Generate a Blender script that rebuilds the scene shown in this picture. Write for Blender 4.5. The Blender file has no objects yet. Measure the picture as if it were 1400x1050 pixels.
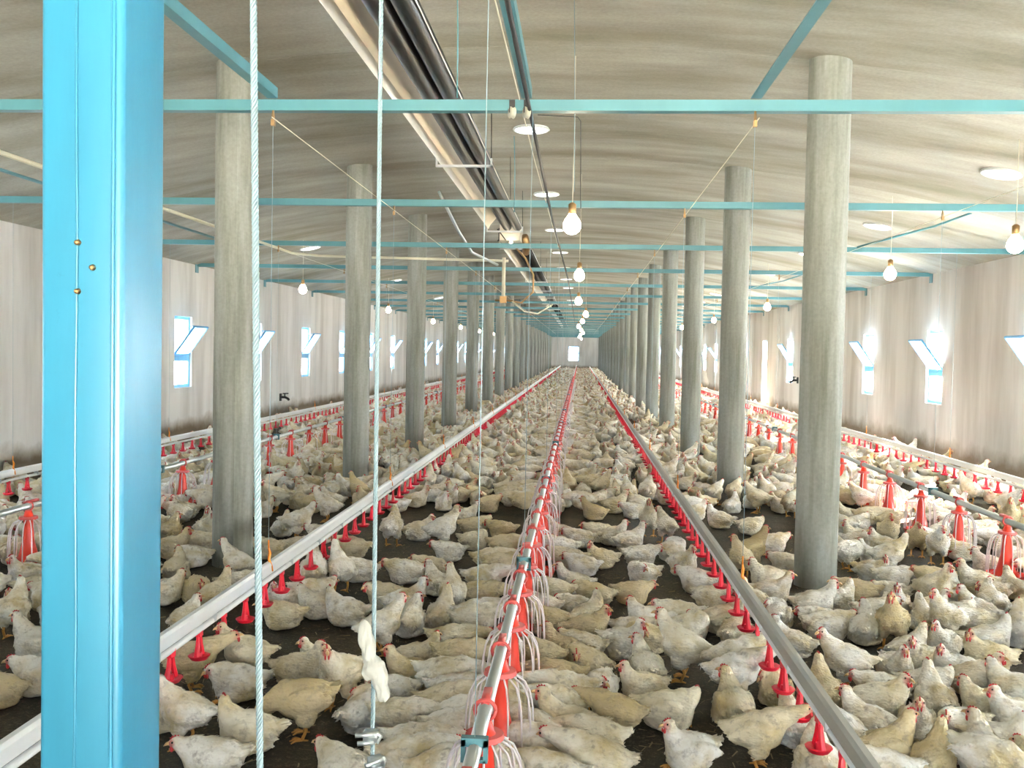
import bpy, bmesh, math, random
from mathutils import Vector, Matrix, noise, Euler
PI = math.pi
random.seed(7)
scene = bpy.context.scene
C = scene.collection

# ------------------------------------------------------------------ camera
CZ = 1.4555
F_PX = 1300.0
YAW, PITCH, ROLL = 0.0706, -0.0347, -0.0194
def cam_axes():
    cy, sy, cp, sp, cr, sr = math.cos(YAW), math.sin(YAW), math.cos(PITCH), math.sin(PITCH), math.cos(ROLL), math.sin(ROLL)
    fwd = Vector((-sy*cp, cy*cp, sp)); right = Vector((cy, sy, 0)); up = right.cross(fwd)
    return right*cr - up*sr, up*cr + right*sr, fwd
R_, U_, F_ = cam_axes()
cam_d = bpy.data.cameras.new('camera'); cam = bpy.data.objects.new('camera', cam_d); C.objects.link(cam)
cam_d.sensor_width = 36.0; cam_d.lens = 36.0*F_PX/1400.0; cam_d.clip_start = 0.05; cam_d.clip_end = 300
M = Matrix((( R_.x, U_.x, -F_.x, 0), (R_.y, U_.y, -F_.y, 0), (R_.z, U_.z, -F_.z, CZ), (0, 0, 0, 1)))
cam.matrix_world = M
scene.camera = cam
def W(x, y, z=0.0):
    """photo point (1400x1050 frame) -> place in the hall at height z"""
    d = R_*((x-700)/F_PX) - U_*((y-525)/F_PX) + F_
    t = (z-CZ)/d.z
    return Vector((t*d.x, t*d.y, z))
def px(p):
    d = Vector(p) - Vector((0, 0, CZ)); c = d.dot(F_)
    if c < 0.05: return None
    return 700+F_PX*d.dot(R_)/c, 525-F_PX*d.dot(U_)/c

# ------------------------------------------------------------------ light
world = bpy.data.worlds.new('sky'); scene.world = world; world.use_nodes = True
bg = world.node_tree.nodes['Background']
bg.inputs['Color'].default_value = (0.74, 0.87, 1.0, 1); bg.inputs['Strength'].default_value = 1.6
sun_d = bpy.data.lights.new('sun', 'SUN'); sun_d.energy = 480.0; sun_d.angle = 0.01; sun_d.color = (1.0, 0.95, 0.86)
sun = bpy.data.objects.new('sun', sun_d); C.objects.link(sun)
sun.rotation_euler = Vector((-1.5, -1.2, -1.15)).to_track_quat('-Z', 'Y').to_euler()
sun.location = (20, 20, 18)
WINDOW_WATTS, DOOR_WATTS, BULB_GLOW = 125.0, 40.0, 45.0
def area(name, loc, direction, sx, sy, watts, color=(0.86, 0.93, 1.0), shape='RECTANGLE'):
    d = bpy.data.lights.new(name, 'AREA'); d.shape = shape; d.size = sx
    if shape == 'RECTANGLE': d.size_y = sy
    d.energy = watts; d.color = color
    o = bpy.data.objects.new(name, d); C.objects.link(o)
    o.location = loc; o.rotation_euler = Vector(direction).to_track_quat('-Z', 'Z').to_euler()
    return o
vs = scene.view_settings
vs.view_transform = 'Standard'; vs.look = 'None'; vs.gamma = 1.0; vs.use_curve_mapping = False
vs.exposure = 0.88

# ------------------------------------------------------------------ measures
XCL, XCR, YC0, DC = -2.293, 1.537, 6.183, 3.506
XWL, XWR = -5.67, 4.88
XMID = -0.385
HB, YB0, DB = 2.633, 4.592, 3.034
YEND, YFRONT = 78.0, -2.6
def ceil_z(x): return 3.42 - 0.0281*(x-XMID)**2
DRL, DRR, DWL, DWR = -1.52, 0.80, -4.72, 4.05
FDX, FWL, FWR = -0.25, -3.45, 2.78
ZR, ZF = 0.355, 0.42

# ------------------------------------------------------------------ materials
def mat(name, color=(0.8, 0.8, 0.8), rough=0.6, metal=0.0):
    m = bpy.data.materials.new(name); m.use_nodes = True
    b = m.node_tree.nodes['Principled BSDF']
    b.inputs['Base Color'].default_value = (*color, 1); b.inputs['Roughness'].default_value = rough
    b.inputs['Metallic'].default_value = metal
    return m
class NT:
    def __init__(s, m): s.m = m; s.t = m.node_tree; s.b = s.t.nodes['Principled BSDF']
    def n(s, kind, **kw):
        o = s.t.nodes.new(kind)
        for k, v in kw.items():
            if k in ('operation', 'blend_type', 'data_type', 'noise_dimensions', 'feature', 'attribute_name', 'distance'): setattr(o, k, v)
            else: o.inputs[k].default_value = v
        return o
    def l(s, a, b): s.t.links.new(a, b)
    def coord(s, scale=(1, 1, 1), kind='Object', rnd=False):
        c = s.n('ShaderNodeTexCoord'); mp = s.n('ShaderNodeMapping'); mp.inputs['Scale'].default_value = scale
        src = c.outputs[kind]
        if rnd:
            oi = s.n('ShaderNodeObjectInfo'); mu = s.n('ShaderNodeMath', operation='MULTIPLY'); mu.inputs[1].default_value = 37.0
            s.l(oi.outputs['Random'], mu.inputs[0])
            ad = s.t.nodes.new('ShaderNodeVectorMath'); ad.operation = 'ADD'; s.l(src, ad.inputs[0]); s.l(mu.outputs[0], ad.inputs[1]); src = ad.outputs[0]
        s.l(src, mp.inputs['Vector']); return mp.outputs[0]
    def noise(s, vec, scale, detail=4, rough=0.55):
        o = s.n('ShaderNodeTexNoise', Scale=scale, Detail=detail, Roughness=rough); s.l(vec, o.inputs['Vector']); return o.outputs['Fac']
    def ramp(s, fac, stops):
        r = s.n('ShaderNodeValToRGB'); cr = r.color_ramp
        while len(cr.elements) < len(stops): cr.elements.new(0.5)
        for e, (p, c) in zip(cr.elements, stops): e.position = p; e.color = (*c, 1) if len(c) == 3 else c
        s.l(fac, r.inputs['Fac']); return r.outputs['Color']
    def mix(s, fac, a, b, mode='MIX'):
        o = s.n('ShaderNodeMixRGB', blend_type=mode)
        for i, v in ((0, fac), (1, a), (2, b)):
            if isinstance(v, (int, float)): o.inputs[i].default_value = v
            elif isinstance(v, tuple): o.inputs[i].default_value = (*v, 1)
            else: s.l(v, o.inputs[i])
        return o.outputs[0]
    def bump(s, h, strength=0.3, dist=0.01):
        o = s.n('ShaderNodeBump', Strength=strength, Distance=dist); s.l(h, o.inputs['Height']); s.l(o.outputs[0], s.b.inputs['Normal'])
    def color(s, c): s.l(c, s.b.inputs['Base Color'])

def concrete(name, base, dark, streak=(1, 1, 1), sc=1.2, bump=0.25):
    m = mat(name, base, 0.85); t = NT(m); v = t.coord(streak)
    a = t.noise(v, sc, 6, 0.62); v2 = t.coord((1, 1, 1)); b = t.noise(v2, 45, 3, 0.6)
    c = t.ramp(a, [(0.3, dark), (0.62, base)])
    c = t.mix(0.25, c, t.ramp(b, [(0.3, (0.35, 0.35, 0.33)), (0.7, (1, 1, 1))]), 'MULTIPLY')
    t.color(c); t.bump(b, bump, 0.004); return m
M_CEIL = concrete('ceiling_plaster', (0.43, 0.41, 0.345), (0.175, 0.16, 0.10), (0.30, 1.25, 1), 0.9)
M_COL = concrete('column_concrete', (0.31, 0.32, 0.29), (0.14, 0.145, 0.11), (5, 5, 0.45), 1.6)
# walls: plaster with rain streaks and a splashed base band
def wall_material():
    m = mat('wall_plaster', (0.6, 0.58, 0.55), 0.9); t = NT(m)
    v = t.coord((0.9, 0.9, 0.12)); a = t.noise(v, 2.2, 5, 0.6)
    c = t.ramp(a, [(0.30, (0.46, 0.435, 0.40)), (0.58, (0.69, 0.675, 0.645))])
    g = t.n('ShaderNodeTexCoord'); sp = t.n('ShaderNodeSeparateXYZ'); t.l(g.outputs['Object'], sp.inputs[0])
    vn = t.coord((1, 1, 1)); nz = t.noise(vn, 3.0, 5, 0.6)
    ad = t.n('ShaderNodeMath', operation='MULTIPLY_ADD'); ad.inputs[1].default_value = 0.35; t.l(nz, ad.inputs[0]); t.l(sp.outputs['Z'], ad.inputs[2])
    band = t.ramp(ad.outputs[0], [(0.40, (1, 1, 1)), (0.60, (0, 0, 0))])
    c = t.mix(band, c, (0.26, 0.21, 0.15))
    t.color(c); t.bump(t.noise(vn, 30, 3), 0.2, 0.004); return m
M_WALL = wall_material()
def litter_material():
    m = mat('floor_litter', (0.06, 0.05, 0.03), 1.0); t = NT(m); v = t.coord((1, 1, 1))
    a = t.noise(v, 3.0, 6, 0.7); b = t.noise(v, 60, 5, 0.75)
    c = t.ramp(a, [(0.3, (0.020, 0.017, 0.008)), (0.7, (0.068, 0.054, 0.027))])
    c = t.mix(t.ramp(b, [(0.52, (0, 0, 0)), (0.72, (1, 1, 1))]), c, (0.14, 0.115, 0.07))
    t.color(c); t.bump(b, 0.9, 0.02); return m
M_LITTER = litter_material()
def paint(name, c, rough=0.38, sc=3.0, dirt=(0.5, 0.6, 0.62)):
    m = mat(name, c, rough); t = NT(m); v = t.coord((3, 3, 0.5))
    a = t.noise(v, sc, 5, 0.6); v2 = t.coord((1, 1, 1)); b = t.noise(v2, 26, 4, 0.7)
    k = t.ramp(a, [(0.3, tuple(x*0.86 for x in c)), (0.7, tuple(min(1, x*1.1) for x in c))])
    k = t.mix(t.ramp(b, [(0.66, (0, 0, 0)), (0.74, (0.45, 0.45, 0.45))]), k, tuple(x*0.75 for x in c))
    t.color(k); t.bump(b, 0.08, 0.003); return m
M_POST = paint('post_blue_paint', (0.027, 0.175, 0.28), 0.3)
M_BEAM = paint('beam_blue_paint', (0.078, 0.225, 0.26), 0.4, 1.0)
M_FRAME = paint('window_blue_paint', (0.13, 0.42, 0.72), 0.4)
M_GALV = mat('galvanised_steel', (0.62, 0.66, 0.66), 0.38, 0.85)
M_CABLE = mat('steel_cable', (0.30, 0.40, 0.43), 0.42, 0.5)
M_RAIL = mat('aluminium_rail', (0.80, 0.82, 0.82), 0.4, 0.25)
M_PVC = mat('white_plastic', (0.84, 0.85, 0.82), 0.35)
M_RED = mat('red_plastic', (0.72, 0.012, 0.035), 0.35)
M_FEED = mat('orange_red_plastic', (0.68, 0.035, 0.014), 0.38)
M_PINK = mat('faded_red_plastic', (0.58, 0.085, 0.075), 0.45)
M_GRILL = mat('white_grill_plastic', (0.80, 0.74, 0.74), 0.4)
M_ORANGE = mat('orange_plastic', (0.85, 0.27, 0.02), 0.4)
M_DARK = mat('blackened_steel', (0.014, 0.013, 0.012), 0.42, 0.15)
M_REFL = mat('reflector_sheet', (0.78, 0.72, 0.60), 0.35, 0.55)
M_BLACK = mat('black_rubber', (0.02, 0.02, 0.02), 0.6)
M_BRASS = mat('dull_brass', (0.35, 0.22, 0.10), 0.45, 0.8)
M_CLOTH = mat('knotted_rag', (0.46, 0.46, 0.41), 0.95)
M_CREAM = mat('cream_conduit', (0.72, 0.68, 0.52), 0.5)
M_GROUND = mat('outside_ground', (0.55, 0.52, 0.45), 1.0)
M_COMB = mat('comb_red', (0.55, 0.030, 0.035), 0.5)
M_BEAK = mat('beak_horn', (0.62, 0.40, 0.18), 0.4)
M_EYE = mat('eye_dark', (0.02, 0.012, 0.008), 0.15)
M_LEG = mat('leg_orange', (0.55, 0.27, 0.06), 0.55)
def glow(name, c, s):
    m = bpy.data.materials.new(name); m.use_nodes = True; t = m.node_tree
    t.nodes.remove(t.nodes['Principled BSDF']); e = t.nodes.new('ShaderNodeEmission')
    e.inputs['Color'].default_value = (*c, 1); e.inputs['Strength'].default_value = s
    t.links.new(e.outputs[0], t.nodes['Material Output'].inputs['Surface']); return m
M_BULB = glow('bulb_glow', (1.0, 0.84, 0.58), BULB_GLOW)
M_ROOF = glow('skylight_glow', (1.0, 1.0, 1.0), 12.0)
def pane_material():
    m = bpy.data.materials.new('hazy_pane'); m.use_nodes = True; t = m.node_tree
    b = t.nodes['Principled BSDF']; b.inputs['Base Color'].default_value = (0.9, 0.95, 1, 1); b.inputs['Roughness'].default_value = 0.25
    tr = t.nodes.new('ShaderNodeBsdfTransparent'); tl = t.nodes.new('ShaderNodeBsdfTranslucent'); tl.inputs['Color'].default_value = (0.9, 0.96, 1, 1)
    m1 = t.nodes.new('ShaderNodeMixShader'); m1.inputs[0].default_value = 0.35
    m2 = t.nodes.new('ShaderNodeMixShader'); m2.inputs[0].default_value = 0.88
    t.links.new(tr.outputs[0], m1.inputs[1]); t.links.new(tl.outputs[0], m1.inputs[2])
    t.links.new(b.outputs[0], m2.inputs[1]); t.links.new(m1.outputs[0], m2.inputs[2])
    t.links.new(m2.outputs[0], t.nodes['Material Output'].inputs['Surface']); return m
M_PANE = pane_material()
def feather_material():
    m = mat('white_plumage', (0.8, 0.77, 0.68), 0.85); t = NT(m)
    v = t.coord((1, 1, 1), rnd=True)
    a = t.noise(v, 7.0, 4, 0.6); b = t.noise(v, 26, 4, 0.65); f = t.noise(v, 120, 3, 0.7)
    oi = t.n('ShaderNodeObjectInfo')
    clean = t.ramp(oi.outputs['Random'], [(0.0, (0.92, 0.90, 0.85)), (0.60, (0.86, 0.82, 0.72)), (0.88, (0.72, 0.64, 0.46)), (1.0, (0.52, 0.42, 0.25))])
    c = t.mix(t.ramp(a, [(0.42, (0, 0, 0)), (0.68, (0.9, 0.9, 0.9))]), clean, (0.56, 0.45, 0.22))
    c = t.mix(t.ramp(b, [(0.54, (0, 0, 0)), (0.74, (0.75, 0.75, 0.75))]), c, (0.30, 0.25, 0.20))
    at = t.n('ShaderNodeAttribute', attribute_name='skin')
    c = t.mix(at.outputs['Fac'], c, (0.50, 0.10, 0.085))
    t.color(c)
    vo = t.n('ShaderNodeTexVoronoi', Scale=75.0); mp = t.coord((0.6, 1.2, 1.2)); t.l(mp, vo.inputs['Vector'])
    ad = t.n('ShaderNodeMath', operation='ADD'); t.l(vo.outputs['Distance'], ad.inputs[0]); t.l(f, ad.inputs[1])
    t.bump(ad.outputs[0], 0.55, 0.008)
    t.b.inputs['Subsurface Weight'].default_value = 0.0
    return m
M_FEATHER = feather_material()

# ------------------------------------------------------------------ mesh helpers
class MB:
    def __init__(s): s.v = []; s.f = []; s.m = []; s.cur = 0
    def add(s, verts, faces):
        o = len(s.v); s.v += [tuple(v) for v in verts]
        for f in faces: s.f.append(tuple(i+o for i in f)); s.m.append(s.cur)
    def box(s, x0, x1, y0, y1, z0, z1):
        s.add([(x0, y0, z0), (x1, y0, z0), (x1, y1, z0), (x0, y1, z0), (x0, y0, z1), (x1, y0, z1), (x1, y1, z1), (x0, y1, z1)],
              [(3, 2, 1, 0), (4, 5, 6, 7), (0, 1, 5, 4), (1, 2, 6, 5), (2, 3, 7, 6), (3, 0, 4, 7)])
        return s
    def tube(s, pts, r, n=8, cap=True):
        pts = [Vector(p) for p in pts]; k = len(pts); rr = r if isinstance(r, (list, tuple)) else [r]*k
        vs, fs = [], []; ref = None
        for i, p in enumerate(pts):
            d = (pts[min(i+1, k-1)] - pts[max(i-1, 0)]).normalized()
            if ref is None: ref = Vector((0, 0, 1)) if abs(d.z) < 0.9 else Vector((1, 0, 0))
            a = (ref - d*ref.dot(d))
            if a.length < 1e-5: a = d.orthogonal()
            a.normalize(); ref = a; b = d.cross(a)
            for j in range(n):
                t = 2*PI*j/n; vs.append(p + (a*math.cos(t)+b*math.sin(t))*rr[i])
        for i in range(k-1):
            for j in range(n): fs.append((i*n+j, i*n+(j+1) % n, (i+1)*n+(j+1) % n, (i+1)*n+j))
        if cap: fs.append(tuple(range(n-1, -1, -1))); fs.append(tuple((k-1)*n+j for j in range(n)))
        s.add(vs, fs); return s
    def lathe(s, prof, n=16, c=(0, 0, 0)):
        vs, fs = [], []; k = len(prof)
        for r, z in prof:
            for j in range(n): t = 2*PI*j/n; vs.append((c[0]+r*math.cos(t), c[1]+r*math.sin(t), c[2]+z))
        for i in range(k-1):
            for j in range(n): fs.append((i*n+j, i*n+(j+1) % n, (i+1)*n+(j+1) % n, (i+1)*n+j))
        if prof[0][0] > 1e-4: fs.append(tuple(range(n-1, -1, -1)))
        if prof[-1][0] > 1e-4: fs.append(tuple((k-1)*n+j for j in range(n)))
        s.add(vs, fs); return s
    def prism(s, prof, y0, y1):
        """open or closed polyline profile in XZ given as a closed polygon, swept along Y"""
        k = len(prof); vs = [(x, y0, z) for x, z in prof] + [(x, y1, z) for x, z in prof]
        fs = [(i, (i+1) % k, k+(i+1) % k, k+i) for i in range(k)] + [tuple(range(k-1, -1, -1)), tuple(range(k, 2*k))]
        s.add(vs, fs); return s
    def ell(s, c, r, n=10, m=6):
        prof = []
        vs, fs = [], []
        for i in range(m+1):
            a = -PI/2 + PI*i/m
            for j in range(n): t = 2*PI*j/n; vs.append((c[0]+r[0]*math.cos(a)*math.cos(t), c[1]+r[1]*math.cos(a)*math.sin(t), c[2]+r[2]*math.sin(a)))
        for i in range(m):
            for j in range(n): fs.append((i*n+j, i*n+(j+1) % n, (i+1)*n+(j+1) % n, (i+1)*n+j))
        s.add(vs, fs); return s
    def mesh(s, name, mats, smooth=False):
        me = bpy.data.meshes.new(name); me.from_pydata(s.v, [], s.f)
        for m in (mats if isinstance(mats, (list, tuple)) else [mats]): me.materials.append(m)
        if any(s.m): me.polygons.foreach_set('material_index', s.m)
        if smooth: me.polygons.foreach_set('use_smooth', [True]*len(s.f))
        bm = bmesh.new(); bm.from_mesh(me); bmesh.ops.remove_doubles(bm, verts=bm.verts, dist=1e-6)
        bmesh.ops.recalc_face_normals(bm, faces=bm.faces); bm.to_mesh(me); bm.free()
        return me
def put(name, me, parent=None, loc=(0, 0, 0), rot=(0, 0, 0), sc=None):
    o = bpy.data.objects.new(name, me); C.objects.link(o); o.location = loc; o.rotation_euler = rot
    if sc: o.scale = (sc, sc, sc) if isinstance(sc, (int, float)) else sc
    if parent: o.parent = parent
    return o
def tag(o, label, cat, group=None):
    o['label'] = label; o['category'] = cat
    if group: o['group'] = group
    return o
def struct(o, label, cat): o['kind'] = 'structure'; o['label'] = label; o['category'] = cat; return o
def empty(name, loc=(0, 0, 0), rz=0.0):
    o = bpy.data.objects.new(name, None); C.objects.link(o); o.location = loc; o.rotation_euler = (0, 0, rz); o.empty_display_size = 0.1
    return o
def fuse(bm, voxel, target, rnd):
    me = bpy.data.meshes.new('t'); bm.to_mesh(me); bm.free()
    o = bpy.data.objects.new('t', me); C.objects.link(o)
    r = o.modifiers.new('r', 'REMESH'); r.mode = 'VOXEL'; r.voxel_size = voxel
    s_ = o.modifiers.new('s', 'SMOOTH'); s_.factor = 0.5; s_.iterations = 5
    d = o.modifiers.new('d', 'DECIMATE'); d.ratio = 1.0
    dg = bpy.context.evaluated_depsgraph_get(); dg.update()
    n = len(o.evaluated_get(dg).data.polygons)*2
    d.ratio = min(1.0, target/max(1, n)); dg.update()
    out = bpy.data.meshes.new_from_object(o.evaluated_get(dg), depsgraph=dg)
    bpy.data.objects.remove(o); bpy.data.meshes.remove(me)
    return out
def smooth_angle(me, deg=40):
    me.polygons.foreach_set('use_smooth', [True]*len(me.polygons))
    try: me.set_sharp_from_angle(angle=math.radians(deg))
    except Exception: pass
    return me
ORD = ['first', 'second', 'third', 'fourth', 'fifth', 'sixth', 'seventh', 'eighth', 'ninth', 'tenth', 'eleventh', 'twelfth', 'thirteenth', 'fourteenth', 'fifteenth', 'sixteenth', 'seventeenth', 'eighteenth', 'nineteenth', 'twentieth']
TENS = ['', '', 'twenty', 'thirty', 'forty', 'fifty', 'sixty']
def ordinal(i):
    if i < 20: return ORD[i]
    t, u = divmod(i+1, 10)
    return TENS[t]+'-'+ORD[u-1] if u else TENS[t][:-1]+'ieth'

# ================================================================== the setting
b = MB(); nx, ny = 60, 160
fl = [(XWL-0.4+(XWR-XWL+0.8)*i/nx, YFRONT-0.4+(YEND-YFRONT+0.8)*(j/ny)**1.6) for j in range(ny+1) for i in range(nx+1)]
b.add([(x, y, 0.010*noise.noise(Vector((x*3, y*3, 0)))-0.006) for x, y in fl],
      [(j*(nx+1)+i, j*(nx+1)+i+1, (j+1)*(nx+1)+i+1, (j+1)*(nx+1)+i) for j in range(ny) for i in range(nx)])
struct(put('floor', b.mesh('floor', M_LITTER, True)), 'dark brown earthy litter floor under the whole flock', 'floor')
struct(put('ground_outside', MB().box(-60, 60, -40, 130, -0.4, -0.15).mesh('ground', M_GROUND)), 'pale ground outside the long windowed walls', 'ground')

# ceiling: vaulted slab cast in bays, each bay a panel with a joint over every column row
ceil = struct(empty('ceiling'), 'grey stained plaster ceiling curving down to both side walls', 'ceiling')
def ceil_panel(len_):
    m = MB(); n = 22; xs = [XWL-0.25+(XWR-XWL+0.5)*i/n for i in range(n+1)]
    prof = [(x, ceil_z(x)) for x in xs] + [(x, ceil_z(x)+0.16) for x in reversed(xs)]
    k = len(prof); e = 0.004
    vs = [(x, 0.0, z+e) for x, z in prof] + [(x, e, z) for x, z in prof] + [(x, len_-e, z) for x, z in prof] + [(x, len_, z+e) for x, z in prof]
    fs = []
    for s_ in range(3):
        for i in range(k): fs.append((s_*k+i, s_*k+(i+1) % k, (s_+1)*k+(i+1) % k, (s_+1)*k+i))
    m.add(vs, fs)
    for i in range(n):   # end caps in strips
        for o in (0, 3*k):
            m.f.append((o+i, o+i+1, o+k-2-i, o+k-1-i)); m.m.append(0)
    return m.mesh('ceiling_panel', M_CEIL)
pm = ceil_panel(DC)
y = YC0-3*DC
while y < YEND:
    put('ceiling_panel', pm, ceil, (0, y, 0)); y += DC

# walls with window openings
ZS, ZM0, ZM1, ZT = 0.84, 1.22, 1.31, 1.86
WW = 0.60; WT = 0.22
LWY = [13.27+3.062*k for k in range(-4, 21)]
RWY = [13.505+3.019*k for k in range(-5, 21)]
DOORK = 4                       # this slot of the right wall is a tall open doorway
def wall(name, x, ys, side, doors=()):
    m = MB(); x0, x1 = (x-WT, x) if side < 0 else (x, x+WT)
    zt = ceil_z(x)+0.05
    edges = [YFRONT]
    for i, yc in enumerate(ys):
        w = WW/2; lo, hi = (0.12, ZT) if i in doors else (ZS, ZT)
        m.box(x0, x1, edges[-1], yc-w, -0.1, zt)
        m.box(x0, x1, yc-w, yc+w, -0.1, lo); m.box(x0, x1, yc-w, yc+w, hi, zt)
        edges.append(yc+w)
    m.box(x0, x1, edges[-1], YEND, -0.1, zt)
    return put(name, m.mesh(name, M_WALL))
struct(wall('wall_left', XWL, LWY, -1), 'streaked pale plaster wall with hopper windows on the left', 'wall')
rdoor = RWY.index(min(RWY, key=lambda v: abs(v-(13.505+3.019*DOORK))))
struct(wall('wall_right', XWR, RWY, 1, (rdoor,)), 'sunlit plaster wall with hopper windows on the right', 'wall')
m = MB(); ex, ew = -0.50, 0.44; ez0, ez1 = 0.72, 1.95
m.box(XWL-WT, ex-ew, YEND, YEND+WT, -0.1, 3.6); m.box(ex+ew, XWR+WT, YEND, YEND+WT, -0.1, 3.6)
m.box(ex-ew, ex+ew, YEND, YEND+WT, -0.1, ez0); m.box(ex-ew, ex+ew, YEND, YEND+WT, ez1, 3.6)
struct(put('wall_back', m.mesh('wall_back', M_WALL)), 'far end wall with one small bright window', 'wall')
m = MB(); dx0, dx1, dz = -1.6, 2.2, 2.5
m.box(XWL-WT, dx0, YFRONT-WT, YFRONT, -0.1, 3.6); m.box(dx1, XWR+WT, YFRONT-WT, YFRONT, -0.1, 3.6); m.box(dx0, dx1, YFRONT-WT, YFRONT, dz, 3.6)
struct(put('wall_front', m.mesh('wall_front', M_WALL)), 'entrance wall with a wide open doorway behind the viewer', 'wall')
area('door_daylight', ((dx0+dx1)/2, YFRONT-0.12, dz/2+0.05), (0, 1, 0.0), dx1-dx0, dz-0.1, DOOR_WATTS)

def frame_bars(z0, z1, w, t=0.045, d=0.05):
    m = MB(); h = w/2
    m.box(-d/2, d/2, -h, -h+t, z0, z1); m.box(-d/2, d/2, h-t, h, z0, z1)
    m.box(-d/2, d/2, -h+t, h-t, z0, z0+t); m.box(-d/2, d/2, -h+t, h-t, z1-t, z1); return m
fm = frame_bars(ZS, ZT, WW)
fm.box(-0.025, 0.025, -WW/2+0.045, WW/2-0.045, ZM0, ZM1)
FRAME_ME = fm.mesh('window_frame', M_FRAME)
LOW_ME = MB().box(-0.004, 0.004, -WW/2+0.045, WW/2-0.045, ZS+0.045, ZM0).mesh('pane', M_PANE)
SH = ZT-0.045-ZM1
SASH_ME = frame_bars(0, SH, WW-0.1, 0.022, 0.025).mesh('sash', M_FRAME)
SPANE_ME = MB().box(-0.003, 0.003, -WW/2+0.072, WW/2-0.072, 0.022, SH-0.022).mesh('sash_pane', M_PANE)
STAY_ME = MB().tube([(0, 0, 0), (-0.02, 0, 0.05), (0.0, 0, 0.12), (0.06, 0, 0.17)], 0.006, 6).mesh('stay', M_FRAME)
wn = 0
for side, X, ys in ((-1, XWL, LWY), (1, XWR, RWY)):
    word = 'left' if side < 0 else 'right'
    for i, yc in enumerate(ys):
        if side > 0 and i == rdoor: continue
        wn += 1
        e = struct(empty('window_%d' % wn, (X+side*0.06, yc, 0)), 'blue-framed window with tilted hopper sash, %s in the %s wall' % (ordinal(i), word), 'window')
        if side > 0: e.rotation_euler = (0, 0, PI)
        put('window_frame', FRAME_ME, e); put('pane', LOW_ME, e)
        if True:
            tilt = 0.62 + 0.06*random.uniform(-1, 1)
            s_ = put('sash', SASH_ME, e, (0.03, 0, ZM1), (0, tilt, 0)); put('sash_pane', SPANE_ME, s_)
            put('stay', STAY_ME, s_, (-0.06, -WW/2+0.07, SH-0.17))
        area('window_daylight', (X+side*(WT+0.02), yc, (ZS+ZT)/2), (-side, 0, -0.05), WW+0.1, ZT-ZS+0.1, WINDOW_WATTS*(0.58 if side < 0 else 1.75), (0.84, 0.92, 1.0) if side < 0 else (0.95, 0.97, 1.0))
yd = RWY[rdoor]
dr = struct(empty('door_1', (XWR+0.06, yd, 0)), 'tall narrow open doorway glowing white in the right wall', 'door')
m = frame_bars(0.12, ZT, WW, 0.03, 0.05); put('door_frame', m.mesh('door_frame', M_FRAME), dr)
area('door_daylight', (XWR+WT+0.02, yd, 1.0), (-1, 0, -0.05), WW+0.1, 1.75, WINDOW_WATTS*1.6, (0.95, 0.97, 1.0))
e = struct(empty('window_%d' % (wn+1), (ex, YEND+0.05, 0), PI/2), 'small bright two-pane window in the far end wall', 'window')
m = frame_bars(ez0, ez1, ew*2, 0.06, 0.06); m.box(-0.03, 0.03, -ew+0.06, ew-0.06, 1.31, 1.40); put('window_frame', m.mesh('end_frame', M_FRAME), e)
put('pane', MB().box(-0.004, 0.004, -ew+0.06, ew-0.06, ez0+0.06, 1.31).mesh('pane', M_PANE), e)
put('pane', MB().box(-0.004, 0.004, -ew+0.06, ew-0.06, 1.40, ez1-0.06).mesh('pane', M_PANE), e)
area('end_window_daylight', (ex, YEND+WT+0.02, 1.33), (0, -1, 0), 1.0, 1.3, 60)

# ================================================================== columns
def column_mesh(h):
    m = MB(); n = 28; r = 0.132
    zs = [0, 0.02, 0.5, 1.0, 1.52, 1.53, 2.1, 2.7, h-0.1, h]
    prof = []
    vs, fs = [], []
    for i, z in enumerate(zs):
        for j in range(n):
            t = 2*PI*j/n; rr = r*(1.0 if i < 8 else 0.985) + 0.0025*noise.noise(Vector((math.cos(t)*2, math.sin(t)*2, z*1.5)))
            if j in (5, 19): rr += 0.006          # formwork seam ridge
            if i == 5: rr -= 0.002
            vs.append((rr*math.cos(t), rr*math.sin(t), z))
    for i in range(len(zs)-1):
        for j in range(n): fs.append((i*n+j, i*n+(j+1) % n, (i+1)*n+(j+1) % n, (i+1)*n+j))
    fs.append(tuple(range(n-1, -1, -1))); fs.append(tuple((len(zs)-1)*n+j for j in range(n)))
    m.add(vs, fs); return smooth_angle(m.mesh('column', M_COL), 30)
COL_ME = column_mesh(ceil_z(XCR)+0.03)
for X, word in ((XCL, 'left'), (XCR, 'right')):
    for k in range(20):
        tag(put('column', COL_ME, None, (X, YC0+k*DC, -0.01), (0, 0, random.uniform(-0.25, 0.25)+(0.6 if word == 'left' else 2.3))),
            'round grey concrete column, %s from the camera in the %s row' % (ordinal(k), word), 'column', 'round concrete columns')

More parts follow.
